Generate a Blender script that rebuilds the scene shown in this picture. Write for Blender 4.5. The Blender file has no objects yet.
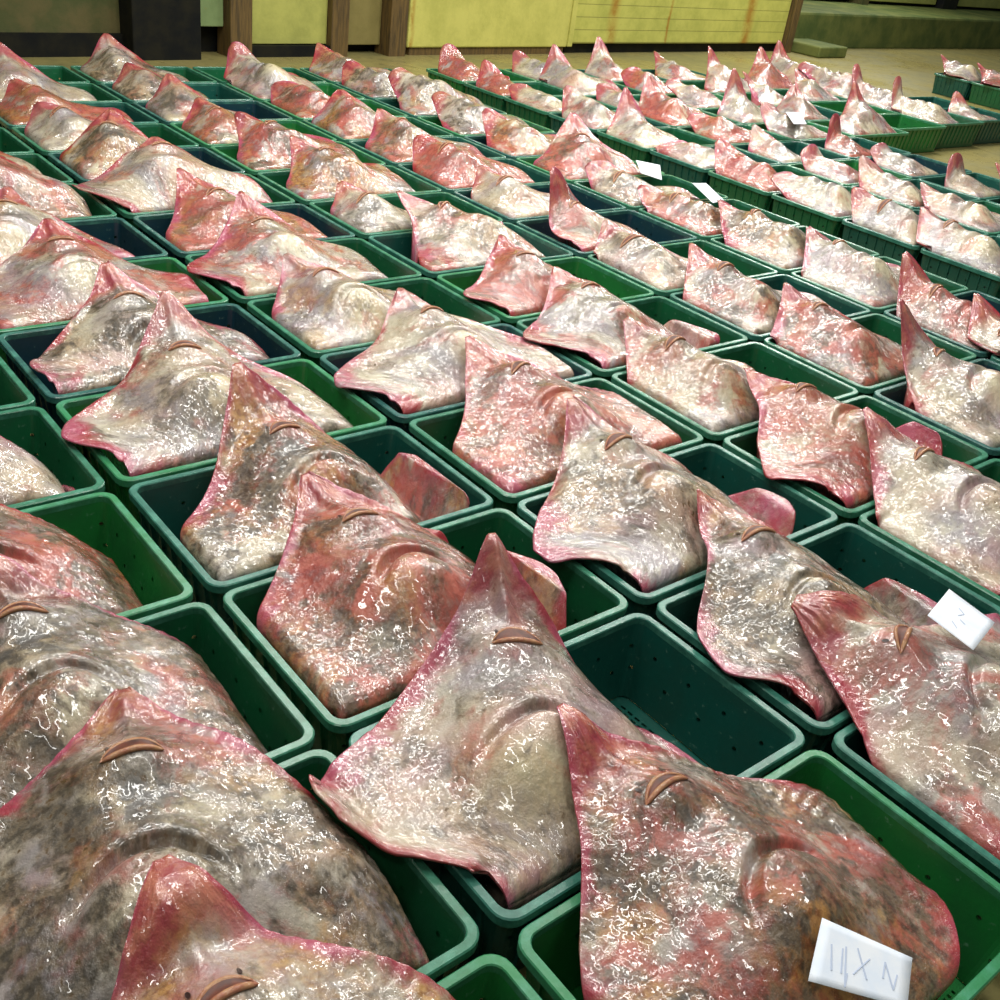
import bpy, math, random
import numpy as np
from mathutils import Matrix, Vector

C = bpy.context.scene.collection
sc = bpy.context.scene

# ------------------------------------------------------------------ camera
F_PX = 1048.245
R = [(0.773615, -0.620721, 0.127380), (-0.235434, -0.468201, -0.851680), (0.588295, 0.628883, -0.508347)]
cam = bpy.data.cameras.new('camera')
cam.sensor_width = 36.0
cam.lens = F_PX / 1000 * 36.0
cam.clip_start = 0.02
cam.dof.use_dof = False
co = bpy.data.objects.new('camera', cam)
C.objects.link(co)
m = Matrix(((R[0][0], -R[1][0], -R[2][0], -0.629030), (R[0][1], -R[1][1], -R[2][1], -0.556758),
            (R[0][2], -R[1][2], -R[2][2], 1.107704), (0, 0, 0, 1)))
co.matrix_world = m
sc.camera = co

# ------------------------------------------------------------------ world, lamps, exposure
w = bpy.data.worlds.new('hall')
sc.world = w
w.use_nodes = True
w.node_tree.nodes['Background'].inputs[0].default_value = (0.80, 0.95, 0.82, 1)
w.node_tree.nodes['Background'].inputs[1].default_value = 0.10

def lamp(x, y, z, sx, sy, power, col=(1, 0.98, 0.92), rz=0.0, tx=0.0, ty=0.0):
    l = bpy.data.lights.new('unseen_overhead_lamp', 'AREA')
    l.shape = 'RECTANGLE'
    l.size, l.size_y, l.energy, l.color = sx, sy, power, col
    o = bpy.data.objects.new('unseen_overhead_lamp', l)
    o.location = (x, y, z)
    o.rotation_euler = (tx, ty, rz)
    C.objects.link(o)
    return o

for (x, y, p) in ((-0.9, 1.2, 42), (0.9, 2.6, 60), (2.4, 1.0, 42), (2.6, 4.0, 80), (4.6, 2.4, 80), (0.6, 4.2, 34),
                  (5.0, 4.4, 130), (7.4, 4.2, 180), (9.6, 6.2, 220), (13.0, 8.2, 170), (-1.6, -0.7, 30), (0.9, -0.7, 34),  # the lamp over the kerb is added to brighten its boards
                  (0.0, 1.2, 36), (1.7, 2.4, 42), (0.7, 0.9, 36), (3.6, 3.4, 60), (1.5, 3.7, 42), (-0.4, 2.6, 26), (3.4, 1.8, 50)):
    lamp(x, y, 2.9, 0.14, 1.25, p * 0.40, rz=math.radians(20))  # all out of view; several are added for more glints on wet skin

vs = sc.view_settings
vs.view_transform = 'Standard'
vs.look = 'None'
vs.exposure = 0.24
vs.gamma = 1.0
vs.use_curve_mapping = False

PITCH_X, PITCH_Y = 0.65836, 0.40
DEPTH = 0.178          # rim plane is z = 0, ground is z = -DEPTH
rnd = random.Random(7)
rs = np.random.RandomState(11)

# ------------------------------------------------------------------ material helper
class NT:
    def __init__(s, name):
        s.m = bpy.data.materials.new(name)
        s.m.use_nodes = True
        s.t = s.m.node_tree
        s.b = s.t.nodes['Principled BSDF']
        s.out = s.t.nodes['Material Output']
    def n(s, typ, **kw):
        x = s.t.nodes.new(typ)
        for k, v in kw.items():
            setattr(x, k, v)
        return x
    def set(s, sock, v):
        if isinstance(v, bpy.types.NodeSocket):
            s.t.links.new(v, sock)
        elif v is not None:
            if hasattr(sock, 'default_value') and isinstance(v, tuple) and len(v) == 3 and sock.type == 'RGBA':
                v = v + (1,)
            sock.default_value = v
    def math(s, op, a, b=0.5, c=None, clamp=False):
        x = s.n('ShaderNodeMath', operation=op, use_clamp=clamp)
        s.set(x.inputs[0], a); s.set(x.inputs[1], b)
        if c is not None:
            s.set(x.inputs[2], c)
        return x.outputs[0]
    def mul(s, a, b): return s.math('MULTIPLY', a, b)
    def add(s, a, b): return s.math('ADD', a, b)
    def step(s, v, lo, hi, a=0.0, b=1.0):
        x = s.n('ShaderNodeMapRange', interpolation_type='SMOOTHSTEP')
        s.set(x.inputs[0], v); s.set(x.inputs[1], lo); s.set(x.inputs[2], hi); s.set(x.inputs[3], a); s.set(x.inputs[4], b)
        return x.outputs[0]
    def mix(s, f, a, b, blend='MIX'):
        x = s.n('ShaderNodeMix', data_type='RGBA', blend_type=blend)
        x.clamp_factor = True
        s.set(x.inputs[0], f); s.set(x.inputs[6], a); s.set(x.inputs[7], b)
        return x.outputs[2]
    def noise(s, vec, scale, detail=4.0, rough=0.55, dist=0.0):
        x = s.n('ShaderNodeTexNoise')
        s.set(x.inputs['Vector'], vec)
        x.inputs['Scale'].default_value = scale; x.inputs['Detail'].default_value = detail
        x.inputs['Roughness'].default_value = rough; x.inputs['Distortion'].default_value = dist
        return x.outputs[0]
    def vadd(s, a, b):
        x = s.n('ShaderNodeVectorMath', operation='ADD')
        s.set(x.inputs[0], a); s.set(x.inputs[1], b)
        return x.outputs[0]
    def attr(s, name):
        return s.n('ShaderNodeAttribute', attribute_name=name)
    def bump(s, h, strength=0.5, dist=0.01, normal=None):
        x = s.n('ShaderNodeBump')
        x.inputs['Strength'].default_value = strength; x.inputs['Distance'].default_value = dist
        s.set(x.inputs['Height'], h)
        if normal is not None:
            s.set(x.inputs['Normal'], normal)
        return x.outputs[0]
    def fin(s, col=None, rough=None, normal=None, spec=None, coat=None):
        if col is not None: s.set(s.b.inputs['Base Color'], col)
        if rough is not None: s.set(s.b.inputs['Roughness'], rough)
        if normal is not None: s.set(s.b.inputs['Normal'], normal)
        if spec is not None: s.b.inputs['Specular IOR Level'].default_value = spec
        if coat is not None:
            s.b.inputs['Coat Weight'].default_value = coat
            s.b.inputs['Coat Roughness'].default_value = 0.07
        return s.m

def skate_material():
    k = NT('wet_skate_skin')
    a = k.attr('skin').outputs['Vector']
    oi = k.n('ShaderNodeObjectInfo')
    sep = k.n('ShaderNodeSeparateColor')
    k.set(sep.inputs[0], oi.outputs['Color'])
    red, dark, brown = sep.outputs[0], sep.outputs[1], sep.outputs[2]
    zone = k.n('ShaderNodeSeparateXYZ')
    k.set(zone.inputs[0], k.attr('zone').outputs['Vector'])
    edge, patch, dome = zone.outputs[0], zone.outputs[1], zone.outputs[2]
    snout = k.attr('snout').outputs['Fac']
    n_big = k.noise(a, 6.0, 3)
    n_mid = k.noise(k.vadd(a, (3.1, 7.7, 1.3)), 10.0, 8, 0.64, 0.3)
    n_red = k.noise(k.vadd(a, (9.4, 2.2, 5.1)), 7.5, 8, 0.64, 0.35)
    n_brn = k.noise(k.vadd(a, (1.7, 8.8, 2.6)), 6.0, 7, 0.62, 0.25)
    n_fin = k.noise(a, 80.0, 3, 0.55)
    n_spk = k.noise(k.vadd(a, (5, 5, 5)), 27.0, 6, 0.60)
    n_pin = k.noise(k.vadd(a, (2, 2, 2)), 190.0, 3, 0.6)
    col = k.mix(k.step(n_big, 0.38, 0.62), (0.48, 0.42, 0.31), (0.29, 0.265, 0.275))
    col = k.mix(k.mul(k.step(n_spk, 0.46, 0.68), 0.58), col, (0.66, 0.62, 0.48))
    col = k.mix(k.mul(k.step(n_brn, 0.50, 0.36), 0.35), col, (0.42, 0.33, 0.36))
    col = k.mix(k.mul(dome, 0.55), col, (0.74, 0.66, 0.40))
    # pink flush and red bruises
    n_flu = k.noise(k.vadd(a, (7.2, 1.4, 8.3)), 4.5, 4, 0.6)
    col = k.mix(k.mul(k.step(n_flu, 0.46, 0.68), 0.5), col, (0.44, 0.16, 0.16))
    lo = k.math('SUBTRACT', 0.60, k.mul(red, 0.25))
    f = k.mul(k.step(n_red, lo, k.add(lo, 0.10)), k.math('MINIMUM', k.add(k.mul(red, 0.9), 0.35), 0.92))
    f = k.mul(f, k.step(n_spk, 0.28, 0.52, 0.5, 1.0))
    col = k.mix(f, col, k.mix(k.step(n_spk, 0.36, 0.62), (0.28, 0.024, 0.018), (0.45, 0.095, 0.065)))
    # brown stain
    f = k.mul(k.step(n_brn, 0.45, 0.60), k.math('MINIMUM', k.mul(brown, 1.15), 0.95))
    f = k.mul(f, k.step(n_spk, 0.30, 0.55, 0.45, 1.0))
    col = k.mix(f, col, k.mix(k.step(n_fin, 0.35, 0.6), (0.22, 0.085, 0.018), (0.42, 0.22, 0.06)))
    # grey mottling, broken up by pale flecks
    lo = k.math('SUBTRACT', 0.57, k.mul(dark, 0.17))
    f = k.mul(k.step(n_mid, lo, k.add(lo, 0.10)), k.math('MINIMUM', k.add(k.mul(dark, 0.8), 0.35), 0.95))
    f = k.mul(f, k.step(n_spk, 0.36, 0.56, 0.25, 1.0))
    col = k.mix(f, col, k.mix(k.step(n_fin, 0.4, 0.6), (0.050, 0.036, 0.024), (0.14, 0.105, 0.07)))
    f = k.mul(patch, k.step(k.add(n_spk, k.mul(k.math('SUBTRACT', n_fin, 0.5), 0.5)), 0.40, 0.56, 0.05, 0.95))
    col = k.mix(f, col, (0.085, 0.080, 0.078))
    f = k.mul(k.step(n_fin, 0.60, 0.68), k.step(n_mid, 0.44, 0.58, 0.0, 0.85))
    col = k.mix(f, col, (0.10, 0.055, 0.02))
    # snout and fin margins
    f = k.step(k.add(snout, k.mul(k.math('SUBTRACT', n_mid, 0.5), 1.1)), 0.35, 0.80, 0.0, 0.85)
    col = k.mix(f, col, k.mix(k.step(n_spk, 0.35, 0.6), (0.50, 0.15, 0.10), (0.33, 0.025, 0.05)))
    f = k.step(k.add(edge, k.mul(k.math('SUBTRACT', n_red, 0.5), 1.7)), 0.66, 1.0, 0.0, 0.90)
    col = k.mix(f, col, k.mix(k.step(n_big, 0.4, 0.6), (0.34, 0.022, 0.035), (0.42, 0.07, 0.14)))
    # wet relief: lumps for the sheen to break on, pinpricks for the sparkle
    h = k.add(k.mul(n_spk, 1.0), k.mul(n_fin, 0.22))
    h = k.add(h, k.mul(n_mid, 1.3))
    nb = k.bump(h, 0.5, 0.012)
    w1 = k.noise(k.vadd(a, (4, 1, 2)), 76.0, 0.6, 0.5)
    w2 = k.noise(k.vadd(a, (6, 3, 2)), 24.0, 1.0, 0.5)
    w1 = k.mul(w1, k.step(k.noise(k.vadd(a, (8, 6, 4)), 9.0, 2), 0.38, 0.6, 0.45, 1.0))
    nc = k.bump(w1, 1.0, 0.0032, k.bump(w2, 1.0, 0.010))
    k.set(k.b.inputs['Coat Normal'], nc)
    return k.fin(col, k.step(n_spk, 0.35, 0.65, 0.16, 0.40), nb, 0.6, 1.0)

def plastic_material():
    k = NT('wet_green_plastic')
    oi = k.n('ShaderNodeObjectInfo')
    tc = k.n('ShaderNodeTexCoord')
    n = k.noise(tc.outputs['Object'], 9.0, 5, 0.6)
    g = k.noise(tc.outputs['Object'], 60.0, 4, 0.65)
    col = k.mix(k.step(n, 0.35, 0.7, 0.0, 0.35), oi.outputs['Color'], (0.02, 0.05, 0.035))
    col = k.mix(k.mul(k.step(g, 0.62, 0.74), 0.35), col, (0.25, 0.42, 0.33))
    return k, tc, col, k.bump(g, 0.25, 0.002)

def crate_wall_material():
    k, tc, col, nb = plastic_material()
    sx = k.n('ShaderNodeSeparateXYZ'); k.set(sx.inputs[0], tc.outputs['Object'])
    # two staggered rows of small drain holes through the walls
    h = None
    for (zc, off) in ((-0.060, 0.0), (-0.105, 0.5)):
        for ax in (0, 1):
            per = 0.082
            u = k.math('SUBTRACT', k.math('FRACT', k.add(k.math('DIVIDE', sx.outputs[ax], per), off + 20.0), 0), 0.5)
            u = k.mul(u, per)
            v = k.math('SUBTRACT', sx.outputs[2], zc)
            d = k.math('SQRT', k.add(k.mul(u, u), k.mul(v, v)), 0)
            other = sx.outputs[1 - ax]
            lim = (0.165 if ax == 0 else 0.285)
            onwall = k.math('GREATER_THAN', k.math('ABSOLUTE', other, 0), lim)
            q = k.mul(k.math('LESS_THAN', d, 0.0042), onwall)
            h = q if h is None else k.math('MAXIMUM', h, q)
    tr = k.n('ShaderNodeBsdfTransparent')
    mx = k.n('ShaderNodeMixShader')
    k.set(mx.inputs[0], h)
    k.t.links.new(k.b.outputs[0], mx.inputs[1]); k.t.links.new(tr.outputs[0], mx.inputs[2])
    k.t.links.new(mx.outputs[0], k.out.inputs[0])
    return k.fin(col, 0.32, nb, 0.5)

def crate_base_material():
    k, tc, col, nb = plastic_material()
    sx = k.n('ShaderNodeSeparateXYZ'); k.set(sx.inputs[0], tc.outputs['Object'])
    u = k.math('FRACT', k.add(k.math('DIVIDE', sx.outputs[0], 0.011), 50.0), 0)
    r = k.math('FLOOR', k.math('DIVIDE', sx.outputs[1], 0.03), 0)
    v = k.math('FRACT', k.add(k.math('DIVIDE', sx.outputs[1], 0.018), 50.0), 0)
    h = k.mul(k.mul(k.math('GREATER_THAN', u, 0.55), k.math('GREATER_THAN', v, 0.35)), k.math('LESS_THAN', k.math('ABSOLUTE', sx.outputs[1], 0), 0.15))
    h = k.mul(h, k.math('LESS_THAN', k.math('ABSOLUTE', sx.outputs[0], 0), 0.27))
    tr = k.n('ShaderNodeBsdfTransparent')
    mx = k.n('ShaderNodeMixShader')
    k.set(mx.inputs[0], h)
    k.t.links.new(k.b.outputs[0], mx.inputs[1]); k.t.links.new(tr.outputs[0], mx.inputs[2])
    k.t.links.new(mx.outputs[0], k.out.inputs[0])
    return k.fin(col, 0.3, nb, 0.5)

def rim_material():
    k, tc, col, nb = plastic_material()
    n = k.noise(tc.outputs['Object'], 22.0, 6, 0.7)
    # scuffed, worn top edge
    col = k.mix(k.step(n, 0.40, 0.75, 0.18, 0.62), col, (0.13, 0.42, 0.31))
    return k.fin(col, 0.25, nb, 0.6)

def plain(name, col, rough=0.6, var=None, scale=5.0, bump=0.0, spec=0.5, stretch=None):
    k = NT(name)
    tc = k.n('ShaderNodeTexCoord')
    v = tc.outputs['Object']
    if stretch:
        mp = k.n('ShaderNodeMapping'); k.set(mp.inputs[0], v); mp.inputs['Scale'].default_value = stretch; v = mp.outputs[0]
    n = k.noise(v, scale, 7, 0.62)
    c = k.mix(k.step(n, 0.35, 0.68), col, var or col)
    return k.fin(c, rough, k.bump(n, bump, 0.02) if bump else None, spec)

M_SKATE = skate_material()
M_WALL, M_BASE, M_RIM = crate_wall_material(), crate_base_material(), rim_material()
M_MOUTH = plain('mouth_flesh', (0.14, 0.03, 0.012), 0.5, (0.05, 0.012, 0.008), 60)
M_LIP = plain('lip_skin', (0.45, 0.24, 0.12), 0.22, (0.36, 0.13, 0.08), 70, 0.3)
M_DARK = plain('dark_pit', (0.03, 0.012, 0.01), 0.35)
M_PAPER = plain('white_paper', (0.83, 0.86, 0.93), 0.7, (0.72, 0.79, 0.92), 18)
M_INK = plain('grey_ink', (0.45, 0.52, 0.68), 0.6)

# ------------------------------------------------------------------ object helpers
def mesh_obj(name, verts, faces, mat, parent=None, smooth=True):
    me = bpy.data.meshes.new(name)
    me.from_pydata([tuple(map(float, v)) for v in verts], [], faces)
    me.materials.append(mat)
    if smooth:
        me.polygons.foreach_set('use_smooth', np.ones(len(me.polygons), bool))
    me.update()
    o = bpy.data.objects.new(name, me)
    C.objects.link(o)
    if parent: o.parent = parent
    return o

def np_mesh(name, V, Q, mat):
    me = bpy.data.meshes.new(name)
    me.vertices.add(len(V)); me.vertices.foreach_set('co', V.astype(np.float32).ravel())
    me.loops.add(Q.size); me.loops.foreach_set('vertex_index', Q.astype(np.int32).ravel())
    me.polygons.add(len(Q))
    me.polygons.foreach_set('loop_start', np.arange(0, Q.size, 4, dtype=np.int32))
    me.polygons.foreach_set('use_smooth', np.ones(len(Q), bool))
    me.update(calc_edges=True)
    me.validate()
    me.materials.append(mat)
    return me

class Boxes:
    def __init__(s): s.v, s.f = [], []
    def box(s, x0, x1, y0, y1, z0, z1, cut=0.0):
        b = len(s.v)
        for z in (z0, z1):
            for (x, y) in ((x0, y0), (x1, y0), (x1, y1), (x0, y1)):
                s.v.append((x, y, z))
        s.f += [[b, b+3, b+2, b+1], [b+4, b+5, b+6, b+7], [b, b+1, b+5, b+4], [b+1, b+2, b+6, b+5], [b+2, b+3, b+7, b+6], [b+3, b, b+4, b+7]]
        return s
    def obj(s, name, mat, parent=None, bevel=0.0):
        o = mesh_obj(name, s.v, s.f, mat, parent, smooth=False)
        if bevel:
            md = o.modifiers.new('soft_edges', 'BEVEL'); md.width = bevel; md.segments = 2; md.limit_method = 'ANGLE'
        return o

def tag(o, label, cat, group=None):
    o['label'] = label; o['category'] = cat
    if group: o['group'] = group
    return o

def struct(o):
    o['kind'] = 'structure'
    return o

# ------------------------------------------------------------------ the hall: floor, back wall, kerb
def floor_material():
    k = NT('wet_concrete')
    tc = k.n('ShaderNodeTexCoord')
    v = tc.outputs['Object']
    n = k.noise(v, 1.3, 8, 0.65); g = k.noise(v, 14.0, 6, 0.65)
    c = k.mix(k.step(n, 0.35, 0.65), (0.36, 0.30, 0.11), (0.20, 0.18, 0.07))
    c = k.mix(k.step(g, 0.5, 0.75, 0, 0.6), c, (0.07, 0.065, 0.03))
    return k.fin(c, k.step(n, 0.35, 0.65, 0.22, 0.5), k.bump(g, 0.3, 0.01), 0.5)

fl = Boxes().box(-4, 22, -3, 14, -DEPTH - 0.25, -DEPTH - 0.003).obj('floor', floor_material())
struct(fl)

WP, WD = np.array([2.6, 6.45]), np.array([0.99422, 0.10738])
WN = np.array([-WD[1], WD[0]])
WANG = math.atan2(WD[1], WD[0])
def wall_obj(bx, name, mat, parent=None, bevel=0.0):
    """boxes given in wall coordinates: x along the wall, y into it, z above the floor"""
    o = bx.obj(name, mat, parent, bevel)
    if parent is None:
        o.location = (WP[0], WP[1], -DEPTH); o.rotation_euler = (0, 0, WANG)
    return o

def panel_material(name, col, col2, planks=0.0, rust=()):
    k = NT(name)
    tc = k.n('ShaderNodeTexCoord')
    v = tc.outputs['Object']
    n = k.noise(v, 4.0, 8, 0.7); g = k.noise(v, 30.0, 5, 0.6)
    c = k.mix(k.step(n, 0.35, 0.7), col, col2)
    c = k.mix(k.step(g, 0.62, 0.78, 0, 0.4), c, (0.25, 0.22, 0.06))
    sx = k.n('ShaderNodeSeparateXYZ'); k.set(sx.inputs[0], v)
    h = g
    if planks:
        fz = k.math('FRACT', k.add(k.math('DIVIDE', sx.outputs[2], planks), 10.13), 0)
        seam = k.math('LESS_THAN', fz, 0.06)
        c = k.mix(k.mul(seam, 0.75), c, (0.20, 0.19, 0.05))
        h = k.math('SUBTRACT', k.mul(g, 0.3), seam)
    for (x, wd) in rust:
        d = k.math('ABSOLUTE', k.math('SUBTRACT', k.add(sx.outputs[0], k.mul(k.math('SUBTRACT', n, 0.5), 0.10)), x), 0)
        f = k.mul(k.step(d, 0.0, wd, 1.0, 0.0), k.step(n, 0.35, 0.6, 0.3, 0.85))
        c = k.mix(f, c, (0.36, 0.15, 0.015))
    return k.fin(c, 0.5, k.bump(h, 0.4, 0.006), 0.3)

M_OLIVE = plain('mossy_render', (0.06, 0.07, 0.018), 0.8, (0.11, 0.09, 0.03), 5, 0.4)
M_BLACKW = plain('dark_steel', (0.006, 0.007, 0.008), 0.55, (0.016, 0.015, 0.010), 6, spec=0.15)
M_WOOD = plain('stained_wood', (0.15, 0.09, 0.025), 0.6, (0.06, 0.038, 0.014), 8, 0.3, stretch=(6, 6, 0.6))
M_KERB = plain('mossy_concrete', (0.06, 0.095, 0.018), 0.75, (0.15, 0.17, 0.04), 3, 0.5)
M_KERBTOP = M_KERB
M_PALE = panel_material('pale_yellow_panel', (0.45, 0.45, 0.12), (0.33, 0.34, 0.09))
M_YEL = panel_material('yellow_panel', (0.60, 0.57, 0.15), (0.47, 0.46, 0.11), rust=((1.83, 0.03),))
M_PLANK = panel_material('yellow_plank_panel', (0.55, 0.54, 0.13), (0.40, 0.41, 0.09), planks=0.105, rust=((4.25, 0.10), (6.5, 0.13), (5.1, 0.03)))
M_GRNP = panel_material('pale_green_panel', (0.22, 0.30, 0.13), (0.17, 0.24, 0.10))
M_DIM = panel_material('dull_panel', (0.24, 0.20, 0.07), (0.18, 0.15, 0.05))

b = Boxes().box(-7.0, -0.50, 0.06, 0.5, -0.02, 3.0)
struct(wall_obj(b, 'wall_left', M_OLIVE))
b = Boxes().box(-0.50, 7.40, 0.16, 0.5, -0.02, 3.0)
struct(wall_obj(b, 'wall_back', M_BLACKW))
struct(wall_obj(Boxes().box(-7.0, -0.50, 0.03, 0.06, -0.02, 0.13), 'shadow_strip_left', M_BLACKW))  # black strip stands in for the dark shadow along the wall's foot
struct(wall_obj(Boxes().box(-0.50, -0.02, -0.10, 0.16, -0.02, 3.0), 'trim_1', M_BLACKW, bevel=0.01))

def wthing(name, bx, mat, label, cat, group=None, bevel=0.006):
    o = wall_obj(bx, name, mat, bevel=bevel)
    return tag(o, label, cat, group)

wthing('wall_panel', Boxes().box(-0.02, 0.22, 0.02, 0.10, 0.18, 2.2), M_GRNP, 'narrow pale green panel beside the dark pillar at the back', 'panel', 'panels along the back wall')
wthing('wall_post', Boxes().box(0.23, 0.40, -0.05, 0.12, -0.02, 2.4), M_WOOD, 'brown wooden post between the narrow green panel and the pale yellow panel', 'post', 'posts along the back wall')
wthing('wall_panel', Boxes().box(0.405, 1.06, 0.00, 0.08, 0.075, 2.2), M_PALE, 'pale yellow panel on a black plinth between two wooden posts', 'panel', 'panels along the back wall')
struct(wall_obj(Boxes().box(0.40, 1.10, -0.04, 0.15, -0.02, 0.07), 'baseboard_back', M_BLACKW))
wthing('wall_post', Boxes().box(1.065, 1.22, -0.05, 0.12, -0.02, 2.4), M_WOOD, 'brown wooden post between the pale yellow panel and the dull panel', 'post', 'posts along the back wall')
wthing('wall_panel', Boxes().box(1.225, 1.60, 0.05, 0.12, 0.06, 2.2), M_DIM, 'dull recessed tan panel between two wooden posts', 'panel', 'panels along the back wall')
wthing('wall_post', Boxes().box(1.605, 1.77, -0.06, 0.12, -0.02, 2.4), M_WOOD, 'dark wooden post left of the big yellow panel', 'post', 'posts along the back wall')
t = bpy.data.objects.new('wall_panel', None); C.objects.link(t)
t.location = (WP[0], WP[1], -DEPTH); t.rotation_euler = (0, 0, WANG)
tag(t, 'big smooth yellow panel with a peeling lower edge', 'panel', 'panels along the back wall')
Boxes().box(1.80, 3.66, -0.04, 0.06, 0.055, 2.2).obj('sheet', M_YEL, t, 0.012)
Boxes().box(1.84, 3.64, -0.02, 0.10, -0.015, 0.054).obj('kick_board', M_WOOD, t, 0.005)
t = bpy.data.objects.new('wall_panel', None); C.objects.link(t)
t.location = (WP[0], WP[1], -DEPTH); t.rotation_euler = (0, 0, WANG)
tag(t, 'long yellow panel of horizontal boards with rust streaks', 'panel', 'panels along the back wall')
Boxes().box(3.72, 7.26, -0.04, 0.06, 0.085, 2.2).obj('boards', M_PLANK, t, 0.01)
Boxes().box(3.66, 3.72, -0.05, 0.07, 0.06, 2.2).obj('edge_strip', M_YEL, t, 0.006)
struct(wall_obj(Boxes().box(3.70, 7.26, 0.02, 0.15, -0.02, 0.08), 'baseboard_2', M_BLACKW))
wthing('wall_post', Boxes().box(7.27, 7.40, -0.10, 0.14, -0.02, 2.4), M_WOOD, 'brown edge post where the rusty boarded panel meets the kerb', 'post', 'posts along the back wall')

# raised kerb to the right with posts and pale boards standing on it
K = Boxes().box(7.45, 17.0, 0.30, 3.0, -0.02, 0.39).obj('trim_2', M_KERB, None, 0.03)
K.location = (WP[0], WP[1], -DEPTH); K.rotation_euler = (0, 0, WANG - 0.02); struct(K)
sl = Boxes().box(7.5, 8.1, -0.25, 0.29, -0.003, 0.11).obj('concrete_step', M_KERB, None, 0.015)
sl.location = (WP[0], WP[1], -DEPTH + 0.002); sl.rotation_euler = (0, 0, WANG - 0.02)
tag(sl, 'low mossy concrete step in front of the kerb', 'step')
def kthing(name, bx, mat, label, cat, group):
    o = bx.obj(name, mat, None, 0.008)
    o.location = (WP[0], WP[1], -DEPTH); o.rotation_euler = (0, 0, WANG - 0.02)
    return tag(o, label, cat, group)
kx = [(8.9, 0.14), (10.9, 0.20), (13.4, 0.5), (15.9, 0.5)]
kl = ['thin dark post on the kerb beside the rusty boarded panel', 'green grey post on the kerb, second from the boarded panel', 'pair of thick dark uprights on the kerb', 'dark upright at the far right end of the kerb']
for (x, wd), l in zip(kx, kl):
    kthing('kerb_post', Boxes().box(x, x + wd, 1.25, 1.45, 0.385, 2.4), M_BLACKW if wd != 0.20 else M_OLIVE, l, 'post', 'posts on the kerb')
pl = ['pale green board on the kerb beside the rusty boarded panel', 'pale green board on the kerb between the thin post and the green grey post', 'pale green board on the kerb left of the thick uprights', 'yellowish board on the kerb right of the thick uprights']
px = [(7.6, 8.88), (9.1, 10.85), (11.15, 13.35), (13.95, 15.85)]
for (x0, x1), l in zip(px, pl):
    kthing('kerb_board', Boxes().box(x0, x1, 1.35, 1.41, 0.43, 2.2), M_PALE, l, 'board', 'boards on the kerb')
b = Boxes().box(7.45, 17.0, 1.46, 1.7, 0.385, 3.0)
o = b.obj('wall_right', M_BLACKW); o.location = (WP[0], WP[1], -DEPTH); o.rotation_euler = (0, 0, WANG - 0.02); struct(o)

# ------------------------------------------------------------------ fish crates
OX, OY = 0.317, 0.194      # half outer size of the rim
def rrect(hx, hy, r, n=5):
    pts = []
    for (cx, cy, a0) in ((hx - r, hy - r, 0), (-hx + r, hy - r, 90), (-hx + r, -hy + r, 180), (hx - r, -hy + r, 270)):
        for i in range(n + 1):
            a = math.radians(a0 + 90 * i / n)
            pts.append((cx + r * math.cos(a), cy + r * math.sin(a)))
    return pts
def loft(rings, closed=False):
    n = len(rings[0]); V = [p for r in rings for p in r]; Fc = []
    k = len(rings)
    for i in range(k if closed else k - 1):
        j = (i + 1) % k
        for a in range(n):
            c = (a + 1) % n
            Fc.append([i * n + a, i * n + c, j * n + c, j * n + a])
    return V, Fc
def ring(hx, hy, r, z): return [(x, y, z) for x, y in rrect(hx, hy, r)]

TAPER = 0.016
def tub_mesh():
    rings = [ring(OX - 0.010 - TAPER, OY - 0.010 - TAPER, 0.022, -DEPTH + 0.006), ring(OX - 0.010, OY - 0.010, 0.024, -0.010),
             ring(OX - 0.014, OY - 0.014, 0.020, -0.010), ring(OX - 0.014 - TAPER, OY - 0.014 - TAPER, 0.018, -DEPTH + 0.010)]
    V, Fc = loft(rings)
    # outside ribs and a band
    def rib(x0, x1, y0, y1, z0, z1):
        b = len(V)
        for z in (z0, z1):
            s = -TAPER * (z + 0.01) / (DEPTH - 0.016)      # walls lean inward towards the foot
            for (x, y) in ((x0, y0), (x1, y0), (x1, y1), (x0, y1)):
                V.append((x + (s if x < -0.29 else -s if x > 0.29 else 0), y + (s if y < -0.17 else -s if y > 0.17 else 0), z))
        Fc.extend([[b, b+3, b+2, b+1], [b+4, b+5, b+6, b+7], [b, b+1, b+5, b+4], [b+1, b+2, b+6, b+5], [b+2, b+3, b+7, b+6], [b+3, b, b+4, b+7]])
    e = 0.009
    for i in range(11):
        x = -0.26 + 0.052 * i
        for sy in (-1, 1):
            y = sy * (OY - 0.010)
            rib(x - 0.003, x + 0.003, min(y - sy * 0.002, y + sy * 0.005), max(y - sy * 0.002, y + sy * 0.005), -0.150, -0.02)
    for i in range(7):
        y = -0.138 + 0.046 * i
        for sx in (-1, 1):
            x = sx * (OX - 0.010)
            rib(min(x - sx * 0.002, x + sx * 0.005), max(x - sx * 0.002, x + sx * 0.005), y - 0.003, y + 0.003, -0.150, -0.02)
    return V, Fc
def rim_mesh():
    rings = [ring(OX - 0.011, OY - 0.011, 0.024, -0.016), ring(OX, OY, 0.030, -0.016), ring(OX, OY, 0.030, -0.002), ring(OX - 0.002, OY - 0.002, 0.029, 0.0),
             ring(OX - 0.013, OY - 0.013, 0.021, 0.0), ring(OX - 0.0145, OY - 0.0145, 0.020, -0.002), ring(OX - 0.0145, OY - 0.0145, 0.020, -0.014)]
    return loft(rings, closed=True)
def base_mesh():
    hx, hy = OX - 0.012 - TAPER, OY - 0.012 - TAPER
    b = Boxes().box(-hx, hx, -hy, hy, -DEPTH, -DEPTH + 0.007)
    return b.v, b.f
def as_mesh(name, vf, mat):
    o = mesh_obj(name, vf[0], vf[1], mat, None, smooth=False)
    me = o.data
    bpy.data.objects.remove(o)
    return me
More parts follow.
